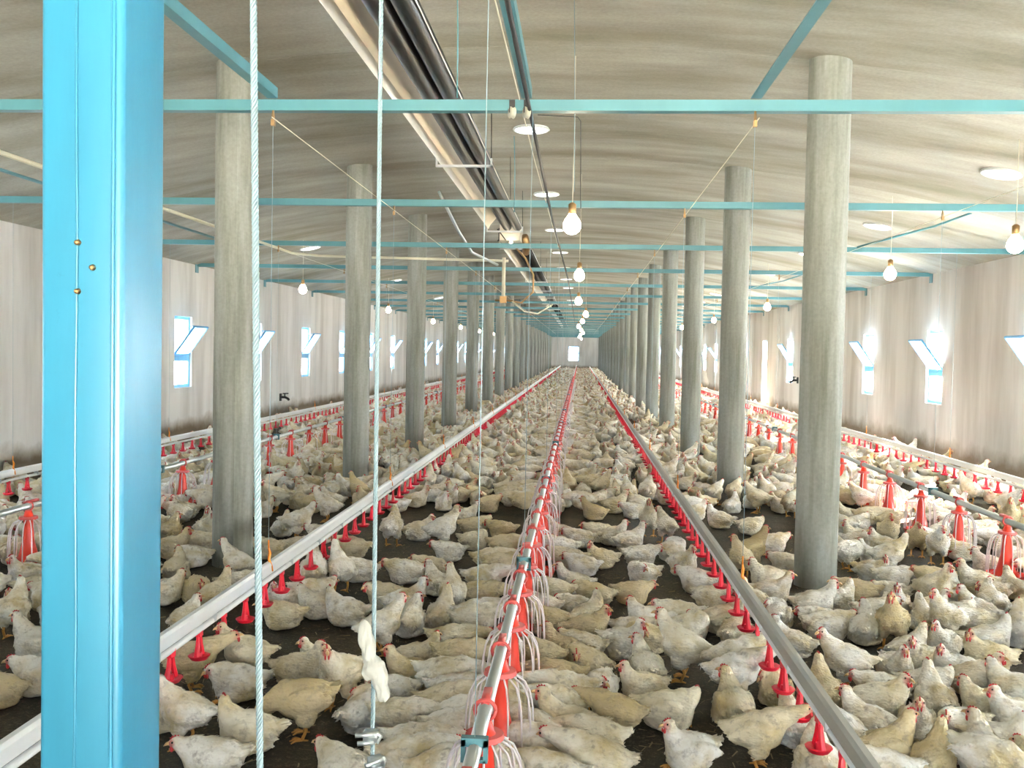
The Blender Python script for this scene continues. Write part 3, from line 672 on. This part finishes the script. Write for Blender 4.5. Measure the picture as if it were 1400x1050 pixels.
def chicken_body(key, target, tufts, seed):
    P = POSES[key]; rnd = random.Random(seed); bm = bmesh.new(); L = P['lift']
    B = Matrix.Translation((0, 0, 0.078+L)) @ Matrix.Rotation(-P['pitch'], 4, 'Y')
    def e(c, r, pitch=0.0, yaw=0.0, roll=0.0): ellipsoid(bm, B @ Vector(c), r, pitch+P['pitch'], yaw, roll)
    e((0, 0, 0.004), (0.096, 0.076, 0.078)); e((0.042, 0, 0.004), (0.066, 0.068, 0.074)); e((-0.058, 0, 0.010), (0.062, 0.062, 0.060))
    e((-0.104, 0, 0.026), (0.044, 0.036, 0.026), -0.45); e((-0.122, 0, 0.036), (0.034, 0.026, 0.013), -0.55)
    for s_ in (-1, 1):
        e((-0.012, s_*0.065, 0.016), (0.072, 0.018, 0.044), 0.10, s_*0.06, s_*0.12)
        e((-0.072, s_*0.056, 0.018), (0.044, 0.015, 0.022), 0.16, -s_*0.18)
        if P['stand']: e((-0.005, s_*0.042, -0.055), (0.042, 0.030, 0.046), 0.3)
        else: e((0.010, s_*0.058, -0.040), (0.060, 0.030, 0.034))
    if not P['stand'] and L < 0.001: e((0, 0, -0.045), (0.098, 0.078, 0.032))
    base = B @ Vector((0.062, 0, 0.036)); mid = Vector(P['mid']); hd = Vector(P['head'])
    for i in range(9):     # neck: a tapering run from the breast to the head
        t = i/8; a = base.lerp(mid, t); b_ = mid.lerp(hd, t); c = a.lerp(b_, t); r = 0.054*(1-t)**1.3+0.0235*(1-(1-t)**1.3)
        bmesh.ops.create_uvsphere(bm, u_segments=14, v_segments=10, radius=r, matrix=Matrix.Translation(c))
    H = head_matrix(P)
    bmesh.ops.create_uvsphere(bm, u_segments=16, v_segments=12, radius=1, matrix=H @ Matrix.Diagonal((0.0290, 0.0215, 0.0235, 1)))
    bmesh.ops.create_uvsphere(bm, u_segments=12, v_segments=8, radius=1, matrix=H @ Matrix.Translation((0.020, 0, -0.003)) @ Matrix.Diagonal((0.016, 0.0135, 0.0145, 1)))
    me = fuse(bm, 0.0062, target, rnd)
    Hi = H.inverted(); skin = []
    for v in me.vertices:
        co = Vector(v.co); hl = Hi @ co
        near_head = hl.length < 0.045
        k = 1.0 if near_head else 0.0
        n = Vector(v.normal)
        if not near_head:
            amp = 0.005*noise.noise(co*24+Vector((seed, 0, 0))) + 0.0022*noise.noise(co*70+Vector((0, seed, 0)))
            v.co = co + n*amp
        if v.co.z < 0.004: v.co.z = 0.004
        sk = 0.0
        d = (hl-Vector((0.019, 0, -0.003))).length
        if d < 0.0235 and abs(hl.y) > 0.004: sk = min(1.0, (0.0235-d)/0.006)*0.85
        skin.append(sk)
    verts = [tuple(v.co) for v in me.vertices]; faces = [tuple(p.vertices) for p in me.polygons]
    # feather tufts lying backwards on wings, back, rump and neck base
    area_faces = [p for p in me.polygons if (Hi @ Vector(p.center)).length > 0.05 and p.center.z > 0.02]
    if tufts and area_faces:
        for q in range(tufts):
            p = rnd.choice(area_faces); c = Vector(p.center); n = Vector(p.normal)
            back = (B.to_3x3() @ Vector((-1, 0, -0.12))); back = back - n*back.dot(n)
            if back.length < 0.2: continue
            back.normalize(); side = n.cross(back)
            onwing = abs(c.y) > 0.055
            ln = rnd.uniform(0.016, 0.026)*(1.2 if onwing else 1.0); w = rnd.uniform(0.005, 0.008)
            lift = rnd.uniform(0.04, 0.16)
            o = len(verts); tip = c + back*ln + n*ln*lift
            verts += [tuple(c-n*0.002-side*w*0.4), tuple(c+back*ln*0.55+n*(0.001+ln*lift*0.35)-side*w), tuple(tip), tuple(c+back*ln*0.55+n*(0.001+ln*lift*0.35)+side*w), tuple(c-n*0.002+side*w*0.4)]
            faces += [(o, o+1, o+3, o+4), (o+1, o+2, o+3)]; skin += [0]*5
        # fanned tail and wing-tip quills
        for s_ in range(-3, 4):
            a = s_*0.13; root = B @ Vector((-0.108, s_*0.004, 0.032)); d = (B.to_3x3() @ Vector((-math.cos(a), math.sin(a), 0.42+0.05*math.cos(s_*2)))).normalized()
            up = Vector((0, 0, 1)); sd = d.cross(up).normalized(); ln = rnd.uniform(0.038, 0.055); o = len(verts)
            verts += [tuple(root-sd*0.005), tuple(root+d*ln*0.6-sd*0.009+up*0.003), tuple(root+d*ln), tuple(root+d*ln*0.6+sd*0.009+up*0.003), tuple(root+sd*0.005)]
            faces += [(o, o+1, o+3, o+4), (o+1, o+2, o+3)]; skin += [0]*5
        for w_ in (-1, 1):
            for s_ in range(4):
                root = B @ Vector((-0.062-0.006*s_, w_*(0.066-0.004*s_), 0.030-0.010*s_)); d = (B.to_3x3() @ Vector((-1, -w_*0.22, 0.06-0.05*s_))).normalized()
                sd = d.cross(Vector((0, w_, 0.3))).normalized(); ln = rnd.uniform(0.038, 0.055); o = len(verts)
                verts += [tuple(root-sd*0.006), tuple(root+d*ln*0.6-sd*0.009), tuple(root+d*ln), tuple(root+d*ln*0.6+sd*0.009), tuple(root+sd*0.006)]
                faces += [(o, o+1, o+3, o+4), (o+1, o+2, o+3)]; skin += [0]*5
    bpy.data.meshes.remove(me)
    out = bpy.data.meshes.new('body_'+key); out.from_pydata(verts, [], faces); out.materials.append(M_FEATHER)
    at = out.attributes.new('skin', 'FLOAT', 'POINT'); at.data.foreach_set('value', skin)
    out.polygons.foreach_set('use_smooth', [True]*len(out.polygons)); out.update()
    return out
def xf(mb, H):
    mb.v = [tuple(H @ Vector(v)) for v in mb.v]; return mb
def comb_mb():
    m = MB(); top = [(0.026, 0.012), (0.030, 0.024), (0.022, 0.021), (0.020, 0.034), (0.011, 0.026), (0.006, 0.037), (-0.002, 0.027), (-0.009, 0.033), (-0.014, 0.022), (-0.016, 0.015), (0.005, 0.014)]
    top = [(0.005+(x-0.005)*0.8, 0.012+(z-0.012)*0.62) for x, z in top]; k = len(top); t = 0.003
    m.add([(x, -t, z) for x, z in top]+[(x, t, z) for x, z in top], [tuple(range(k-1, -1, -1)), tuple(range(k, 2*k))]+[(i, (i+1) % k, k+(i+1) % k, k+i) for i in range(k)])
    return m
def wattle_mb(s_): return MB().ell((0.022, s_*0.007, -0.022), (0.007, 0.0042, 0.0125), 8, 5)
def beak_mb(): return MB().tube([(0.028, 0, -0.001), (0.040, 0, -0.003), (0.050, 0, -0.009)], [0.0085, 0.0058, 0.0008], 8)
def eye_mb(s_): return MB().ell((0.016, s_*0.0165, 0.005), (0.0042, 0.003, 0.0042), 8, 5)
def leg_mb(s_, P):
    m = MB(); yy = s_*0.042; top = 0.085
    m.tube([(0.0, yy, top), (-0.012, yy, 0.045), (0.004, yy, 0.008)], [0.010, 0.0068, 0.0068], 7)
    for a in (-0.55, 0.0, 0.55): m.tube([(0.004, yy, 0.007), (0.004+0.03*math.cos(a), yy+0.03*math.sin(a), 0.010), (0.004+0.048*math.cos(a), yy+0.048*math.sin(a), 0.004)], [0.0058, 0.005, 0.0028], 5)
    m.tube([(0.004, yy, 0.007), (-0.020, yy, 0.004)], [0.005, 0.003], 5); return m
def toes_mb(s_):
    m = MB(); yy = s_*0.045
    for a in (-0.4, 0.05, 0.5): m.tube([(0.055, yy, 0.010), (0.085, yy+0.03*math.sin(a), 0.010), (0.100, yy+0.045*math.sin(a), 0.004)], [0.006, 0.005, 0.003], 5)
    return m
KINDS = list(POSES)
CH = {}
for i, key in enumerate(KINDS):
    P = POSES[key]; H = head_matrix(P)
    d = dict(body=chicken_body(key, 1700, 170, 11+i), comb=xf(comb_mb(), H).mesh('comb', M_COMB, True), beak=xf(beak_mb(), H).mesh('beak', M_BEAK, True))
    for s_, n in ((-1, 'r'), (1, 'l')):
        d['wattle'+n] = xf(wattle_mb(s_), H).mesh('wattle', M_COMB, True); d['eye'+n] = xf(eye_mb(s_), H).mesh('eye', M_EYE, True)
        d['leg'+n] = (leg_mb(s_, P) if P['stand'] else toes_mb(s_)).mesh('leg', M_LEG, True)
    CH[key] = d
def make_chicken(key, loc, rz, sc, label, parts):
    e = tag(empty('chicken', loc, rz), label, 'chicken', 'white chickens nearest the camera'); e.scale = (sc, sc, sc)
    d = CH[key]
    put('body', d['body'], e)
    put('comb', d['comb'], e); put('beak', d['beak'], e)
    if parts > 0:
        for n in 'rl': put('wattle', d['wattle'+n], e); put('eye', d['eye'+n], e)
        if POSES[key]['stand'] or parts > 1:
            for n in 'rl': put('leg', d['leg'+n], e)
    return e
S, T, D, F, P_, Lw, K = 'S', 'T', 'D', 'F', 'P', 'L', 'K'
POOL = {S: ('sit_up', 'sit_look', 'sit_turn', 'sit_up'), T: ('stand_up', 'stand_look'), D: ('reach',), F: ('feed', 'feed_low'), P_: ('tuck',), Lw: ('rest_low', 'rest_side', 'rest_low'), K: ('peck',)}
# places read off the photograph: body centre, pose, heading (0 = towards the right wall, 90 = down the hall)
SEEN = [(274,894,D,20),(349,886,T,190),(389,909,S,350),(438,905,S,170),(466,918,T,255),(417,956,K,185),(325,929,Lw,180),(271,963,T,172),(334,991,S,186),(291,1031,Lw,182),(229,967,S,180),(492,971,P_,60),(541,939,Lw,200),(475,1052,Lw,150),
(573,896,S,10),(620,871,F,0),(629,894,F,0),(605,922,F,0),(565,921,S,200),(622,936,F,10),(564,967,F,8),(611,958,F,15),(643,969,F,30),(620,991,F,10),(571,1006,F,5),(558,1030,F,5),(620,1044,F,20),
(703,963,F,110),(744,958,F,188),(776,993,S,175),(727,987,F,150),(757,1014,F,172),(746,1042,F,168),(693,1046,F,105),(763,920,F,186),(778,946,F,180),(738,888,F,160),(785,879,S,175),(710,888,F,100),(763,847,S,180),(790,903,P_,140),(571,847,S,90),(605,840,S,80),(521,850,T,30),(650,843,F,0),
(808,856,S,10),(804,881,Lw,170),(840,881,S,330),(859,854,Lw,0),(881,871,P_,180),(893,850,S,200),(930,885,T,170),(896,909,S,100),(938,854,P_,0),(870,933,S,200),(827,937,Lw,250),(825,969,F,150),(805,995,F,165),(797,1027,F,160),(913,967,Lw,352),(943,1020,S,200),(994,894,D,15),(1011,914,D,10),(1003,963,S,100),(1035,993,D,0),(1056,937,P_,90),(934,841,Lw,180),(981,843,Lw,20),(1007,860,S,60),
(1084,874,S,160),(1157,896,T,175),(1128,942,S,90),(1096,988,S,100),(1172,1010,Lw,110),(1195,982,S,160),(1121,1041,S,90),(1210,1018,S,20),(1215,963,S,0),(1208,1046,Lw,180),(1278,1038,S,60),(1252,978,S,250),(1215,937,Lw,180),(1228,910,S,270),(1242,884,S,20),(1293,876,S,230),(1346,874,S,5),(1337,850,Lw,180),(1271,905,S,200),(1306,912,S,190),(1263,934,Lw,0),(1290,954,S,90),(1334,927,S,0),(1376,934,S,170),(1351,896,S,190),(1339,964,S,190),(1386,976,S,185),(1304,985,Lw,200),(1312,1012,K,330),(1354,1003,S,340),(1360,1036,S,90),(1396,1041,Lw,70),(1177,857,S,70),(1220,846,T,250),(1138,854,Lw,0),(1276,842,S,90),(1312,838,Lw,0),
(241,775,S,100),(263,803,Lw,300),(295,811,S,70),(231,805,S,20),(254,841,S,80),(325,764,T,170),(323,794,Lw,30),(400,745,Lw,5),(409,711,T,10),(389,719,S,90),(361,747,Lw,180),(447,688,T,180),(434,726,Lw,180),(387,837,Lw,190),(391,816,S,250),(430,777,D,110),(466,775,T,120),(492,777,Lw,170),(481,747,Lw,170),(424,809,Lw,0),(434,824,S,200),(473,833,S,175),(274,736,Lw,180),(237,747,S,0),(233,724,S,90),(278,756,Lw,190),(252,696,S,200),
(20,754,Lw,100),(34,784,S,250),(50,799,S,20),(17,830,T,90),(50,875,S,180),(58,921,Lw,180),(-4,938,S,180),(10,705,S,30),(45,728,Lw,180),
(536,718,T,90),(573,724,S,20),(605,721,T,15),(637,702,S,20),(614,751,Lw,180),(648,736,P_,0),(554,779,Lw,190),(590,773,Lw,180),(596,794,S,120),(618,807,T,100),(554,820,S,10),(528,814,Lw,180),(654,719,Lw,0),(682,721,Lw,180),(669,760,F,0),(663,788,F,10),(659,809,F,0),(639,831,F,20),(686,769,F,0),(690,742,F,0),(768,726,S,180),(766,747,F,180),(776,764,Lw,180),(785,794,S,175),(757,805,F,165),(746,822,F,160),(784,830,Lw,180),
(812,698,S,170),(793,734,Lw,180),(819,726,Lw,200),(840,689,S,0),(866,696,Lw,180),(887,706,T,270),(911,715,T,110),(838,730,S,10),(861,738,S,20),(823,760,S,190),(797,769,Lw,170),(876,758,Lw,10),(879,780,P_,200),(864,807,Lw,0),(919,751,P_,30),(934,769,S,300),(954,792,Lw,160),(972,812,Lw,340),(812,811,Lw,160),(795,842,S,60),(984,709,S,150),(1001,689,S,60),(1026,717,Lw,0),(1014,759,T,110),(1036,751,T,20),(964,685,S,200),(951,698,S,30),(1065,766,Lw,180),(1048,788,S,200),(1056,806,S,340),(1056,741,Lw,10),(1065,689,S,200),(1031,822,S,130),(1065,837,P_,80),
(1194,758,S,180),(1214,724,T,260),(1254,732,T,250),(1282,741,T,260),(1314,751,S,180),(1351,773,S,200),(1235,788,Lw,0),(1271,790,Lw,180),(1329,794,S,185),(1357,822,S,90),(1216,807,Lw,180),(1267,829,S,10),(1314,835,S,120),(1175,809,Lw,170),(1236,824,S,250),(1196,833,Lw,0),(1113,824,S,0),(1147,814,S,20),(1119,843,Lw,200),(1171,732,S,200),(1160,702,S,170),(1190,683,Lw,0),(1229,691,Lw,180),(1385,800,S,100),(1390,860,S,60),(1388,760,S,170),(1340,720,Lw,0)]
rng = random.Random(21)
birds = []      # [x, y, heading, pose key, scale]
for (x, y, k, h) in SEEN:
    key = rng.choice(POOL[k]); z = 0.085 + POSES[key]['lift']*0.9
    p = W(x, y, z); birds.append([p.x, p.y, math.radians(h+rng.uniform(-8, 8)), key, rng.uniform(0.84, 0.99), True])
OBST = [(X, YC0+k*DC) for X in (XCL, XCR) for k in range(20)]
# fill the rest of the hall around them
cell = {}
def cidx(x, y): return int(math.floor(x/0.4)), int(math.floor(y/0.4))
def reg(b_):
    cell.setdefault(cidx(b_[0], b_[1]), []).append(b_)
for b_ in birds: reg(b_)
def free(x, y, dmin):
    cx, cy = cidx(x, y)
    for i in (-1, 0, 1):
        for j in (-1, 0, 1):
            for q in cell.get((cx+i, cy+j), ()):
                if (q[0]-x)**2+(q[1]-y)**2 < dmin*dmin: return False
    for ox, oy in OBST:
        if abs(oy-y) < 0.3 and (ox-x)**2+(oy-y)**2 < 0.24**2: return False
    return True
def seen_zone(x, y):
    q = px((x, y, 0.08))
    if q is None: return False
    return q[1] > 690 and -20 < q[0] < 1420
weights = [('sit_up', 16), ('sit_look', 12), ('sit_turn', 12), ('rest_low', 16), ('rest_side', 10), ('tuck', 8), ('stand_up', 9), ('stand_look', 7), ('reach', 4), ('peck', 3)]
wk = [k for k, n in weights for _ in range(n)]
y = 2.0; rows = 0
while y < 75.5:
    width = XWR-XWL-0.3
    step = 0.165 if y < 45 else 0.2
    n = int(width/0.165)
    for i in range(n):
        x = rng.uniform(XWL+0.14, XWR-0.14); yy = y+rng.uniform(-0.1, 0.1)
        if seen_zone(x, yy):
            nf = min(abs(x-FWL), abs(x-FWR)); qq = px((x, yy, 0.08))
            if XCL-0.3 < x < XCR+0.3 or nf < 0.10: continue
            if 1255 < qq[0] < 1330 and 755 < qq[1] < 785: continue
            if not free(x, yy, 0.21): continue
        q = px((x, yy, 0.1))
        if q is None or q[0] < -90 or q[0] > 1490 or q[1] > 1200: continue
        clump = noise.noise(Vector((x*0.9, yy*0.9, 3.3)))
        nearfeed = min(abs(x-FDX), abs(x-FWL), abs(x-FWR))
        if clump < -0.36 and nearfeed > 0.35: continue
        if not free(x, yy, 0.172): continue
        key = rng.choice(wk); h = rng.uniform(0, 2*PI)
        if 0.12 < nearfeed < 0.42 and rng.random() < 0.75:
            key = rng.choice(('feed', 'feed_low')); lx = min((FDX, FWL, FWR), key=lambda v: abs(v-x))
            h = (0 if x < lx else PI) + rng.uniform(-0.5, 0.5)
        b_ = [x, yy, h, key, rng.uniform(0.86, 1.02), False]; birds.append(b_); reg(b_)
    y += step
# gently push apart birds that stand inside one another
near = [b_ for b_ in birds if b_[1] < 9.5]
def circles(b_):
    c, s_ = math.cos(b_[2]), math.sin(b_[2]); r = 0.071*b_[4]
    return [(b_[0]+c*0.055, b_[1]+s_*0.055, r), (b_[0]-c*0.055, b_[1]-s_*0.055, r)]
for it in range(24):
    for i, a in enumerate(near):
        for c in near[i+1:]:
            if abs(a[0]-c[0]) > 0.3 or abs(a[1]-c[1]) > 0.3: continue
            for (x1, y1, r1) in circles(a):
                for (x2, y2, r2) in circles(c):
                    dx, dy = x2-x1, y2-y1; d = math.hypot(dx, dy) or 1e-4; ov = (r1+r2)-d
                    if ov > 0:
                        f = 0.34*ov/d; a[0] -= dx*f; a[1] -= dy*f; c[0] += dx*f; c[1] += dy*f
    for a in near:
        for ox, oy in OBST[:3]+OBST[20:23]:
            dx, dy = a[0]-ox, a[1]-oy; d = math.hypot(dx, dy)
            if d < 0.25: a[0] = ox+dx/d*0.25; a[1] = oy+dy/d*0.25
def showing(b_):
    q = px((b_[0], b_[1], 0.1))
    if q is None or not (-60 < q[0] < 1460 and q[1] < 1090): return -1
    if 60 < q[0] < 215: return 0.001
    return 1/(b_[1]+0.2)
order = sorted(birds, key=lambda b_: -showing(b_))
big = [b_ for b_ in order[:300] if showing(b_) > 0]
bigset = set(id(b_) for b_ in big)
rest = [b_ for b_ in birds if id(b_) not in bigset and showing(b_) > 0]
PHRASE = {'sit_up': 'sitting head up', 'sit_look': 'sitting with head turned left', 'sit_turn': 'sitting with head turned right', 'rest_low': 'resting with head low', 'rest_side': 'resting with head aside', 'tuck': 'tucking its head back',
          'stand_up': 'standing tall', 'stand_look': 'standing looking round', 'reach': 'standing reaching forward', 'peck': 'pecking the floor', 'feed': 'feeding', 'feed_low': 'feeding head down'}
def facing(h):
    h = math.degrees(h) % 360
    return 'right' if h < 45 or h >= 315 else 'away' if h < 135 else 'left' if h < 225 else 'forward'
def lane(x):
    for lim, t in ((XCL, 'in the left bay'), (DRL, 'by the left columns'), (FDX, 'left of centre feed line'), (DRR, 'right of centre feed line'), (XCR, 'by the right columns')):
        if x < lim: return t
    return 'in the right bay'
groups = {}
for b_ in big: groups.setdefault((b_[3], facing(b_[2]), lane(b_[0])), []).append(b_)
labels = {}
for (k, f, ln), L in groups.items():
    L.sort(key=lambda b_: b_[1])
    for i, b_ in enumerate(L):
        t = 'white chicken %s facing %s %s' % (PHRASE[k], f, ln)
        if len(L) > 1: t += ', nearest' if i == 0 else ', %s nearest' % ordinal(i)
        labels[id(b_)] = t
for i, b_ in enumerate(big):
    make_chicken(b_[3], (b_[0], b_[1], 0.0), b_[2], b_[4], labels[id(b_)], 2 if b_[1] < 4.6 else 1)

# the thousands behind them: one uncountable flock, low-poly birds placed on points
tcol = bpy.data.collections.new('flock_templates')
FARK = ['sit_up', 'sit_look', 'sit_turn', 'rest_low', 'rest_side', 'tuck', 'stand_up', 'stand_look', 'reach', 'peck', 'feed', 'feed_low']
for i, key in enumerate(FARK):
    me = chicken_body(key, 420, 60, 40+i); me.materials.append(M_COMB); me.materials.append(M_BEAK); me.materials.append(M_LEG)
    P = POSES[key]; H = head_matrix(P); bm = bmesh.new(); bm.from_mesh(me)
    extra = [(xf(comb_mb(), H), 1), (xf(wattle_mb(0), H), 1), (xf(beak_mb(), H), 2)] + ([(leg_mb(s_, P), 3) for s_ in (-1, 1)] if P['stand'] else [])
    for mb, mi in extra:
        vsn = [bm.verts.new(v) for v in mb.v]
        for f in mb.f:
            try: nf = bm.faces.new([vsn[j] for j in f]); nf.material_index = mi; nf.smooth = True
            except ValueError: pass
    bm.to_mesh(me); bm.free()
    o = bpy.data.objects.new('flock_%02d' % i, me); tcol.objects.link(o)
pm_ = bpy.data.meshes.new('flock_points'); pm_.from_pydata([(b_[0], b_[1], 0.0) for b_ in rest], [], [])
def attr(nm, typ, vals, kind='value'):
    a = pm_.attributes.new(nm, typ, 'POINT'); a.data.foreach_set(kind, vals)
attr('bird_rot', 'FLOAT_VECTOR', [c for b_ in rest for c in (0.0, 0.0, b_[2])], 'vector')
attr('bird_scale', 'FLOAT', [b_[4] for b_ in rest])
attr('bird_kind', 'INT', [FARK.index(b_[3]) for b_ in rest])
flock = bpy.data.objects.new('chicken_flock', pm_); C.objects.link(flock); flock['kind'] = 'stuff'
tag(flock, 'dense white flock of distant chickens filling the hall to its end', 'chickens')
ng = bpy.data.node_groups.new('flock', 'GeometryNodeTree')
ng.interface.new_socket('Geometry', in_out='INPUT', socket_type='NodeSocketGeometry'); ng.interface.new_socket('Geometry', in_out='OUTPUT', socket_type='NodeSocketGeometry')
gi, go = ng.nodes.new('NodeGroupInput'), ng.nodes.new('NodeGroupOutput')
ci = ng.nodes.new('GeometryNodeCollectionInfo'); ci.inputs['Collection'].default_value = tcol; ci.inputs['Separate Children'].default_value = True; ci.inputs['Reset Children'].default_value = True
ip = ng.nodes.new('GeometryNodeInstanceOnPoints'); ip.inputs['Pick Instance'].default_value = True
def na(nm, t):
    n = ng.nodes.new('GeometryNodeInputNamedAttribute'); n.data_type = t; n.inputs['Name'].default_value = nm; return [o for o in n.outputs if o.enabled][0]
ng.links.new(gi.outputs[0], ip.inputs['Points']); ng.links.new(ci.outputs[0], ip.inputs['Instance'])
ng.links.new(na('bird_kind', 'INT'), ip.inputs['Instance Index']); ng.links.new(na('bird_rot', 'FLOAT_VECTOR'), ip.inputs['Rotation']); ng.links.new(na('bird_scale', 'FLOAT'), ip.inputs['Scale'])
ng.links.new(ip.outputs[0], go.inputs[0])
flock.modifiers.new('flock', 'NODES').node_group = ng
print('BIRDS', len(birds), 'big', len(big), 'rest', len(rest), 'far y of big', max(b_[1] for b_ in big))

# loose straw and feathers trodden into the litter
m = MB(); rs = random.Random(5)
for i in range(2600):
    yy = rs.uniform(2.2, 7.5); x = rs.uniform(-2.6, 2.8)*yy/5; a = rs.uniform(0, PI); l = rs.uniform(0.008, 0.028); w = rs.uniform(0.001, 0.003); z = rs.uniform(0.004, 0.010)
    c, s_ = math.cos(a), math.sin(a)
    m.add([(x-c*l-s_*w, yy-s_*l+c*w, z), (x+c*l-s_*w, yy+s_*l+c*w, z+rs.uniform(-.002, .006)), (x+c*l+s_*w, yy+s_*l-c*w, z), (x-c*l+s_*w, yy-s_*l-c*w, z)], [(0, 1, 2, 3)])
o = put('loose_litter', m.mesh('loose_litter', mat('straw', (0.22, 0.17, 0.09), 0.9))); o['kind'] = 'stuff'; tag(o, 'loose straw and feather scraps lying on the dark litter', 'litter')
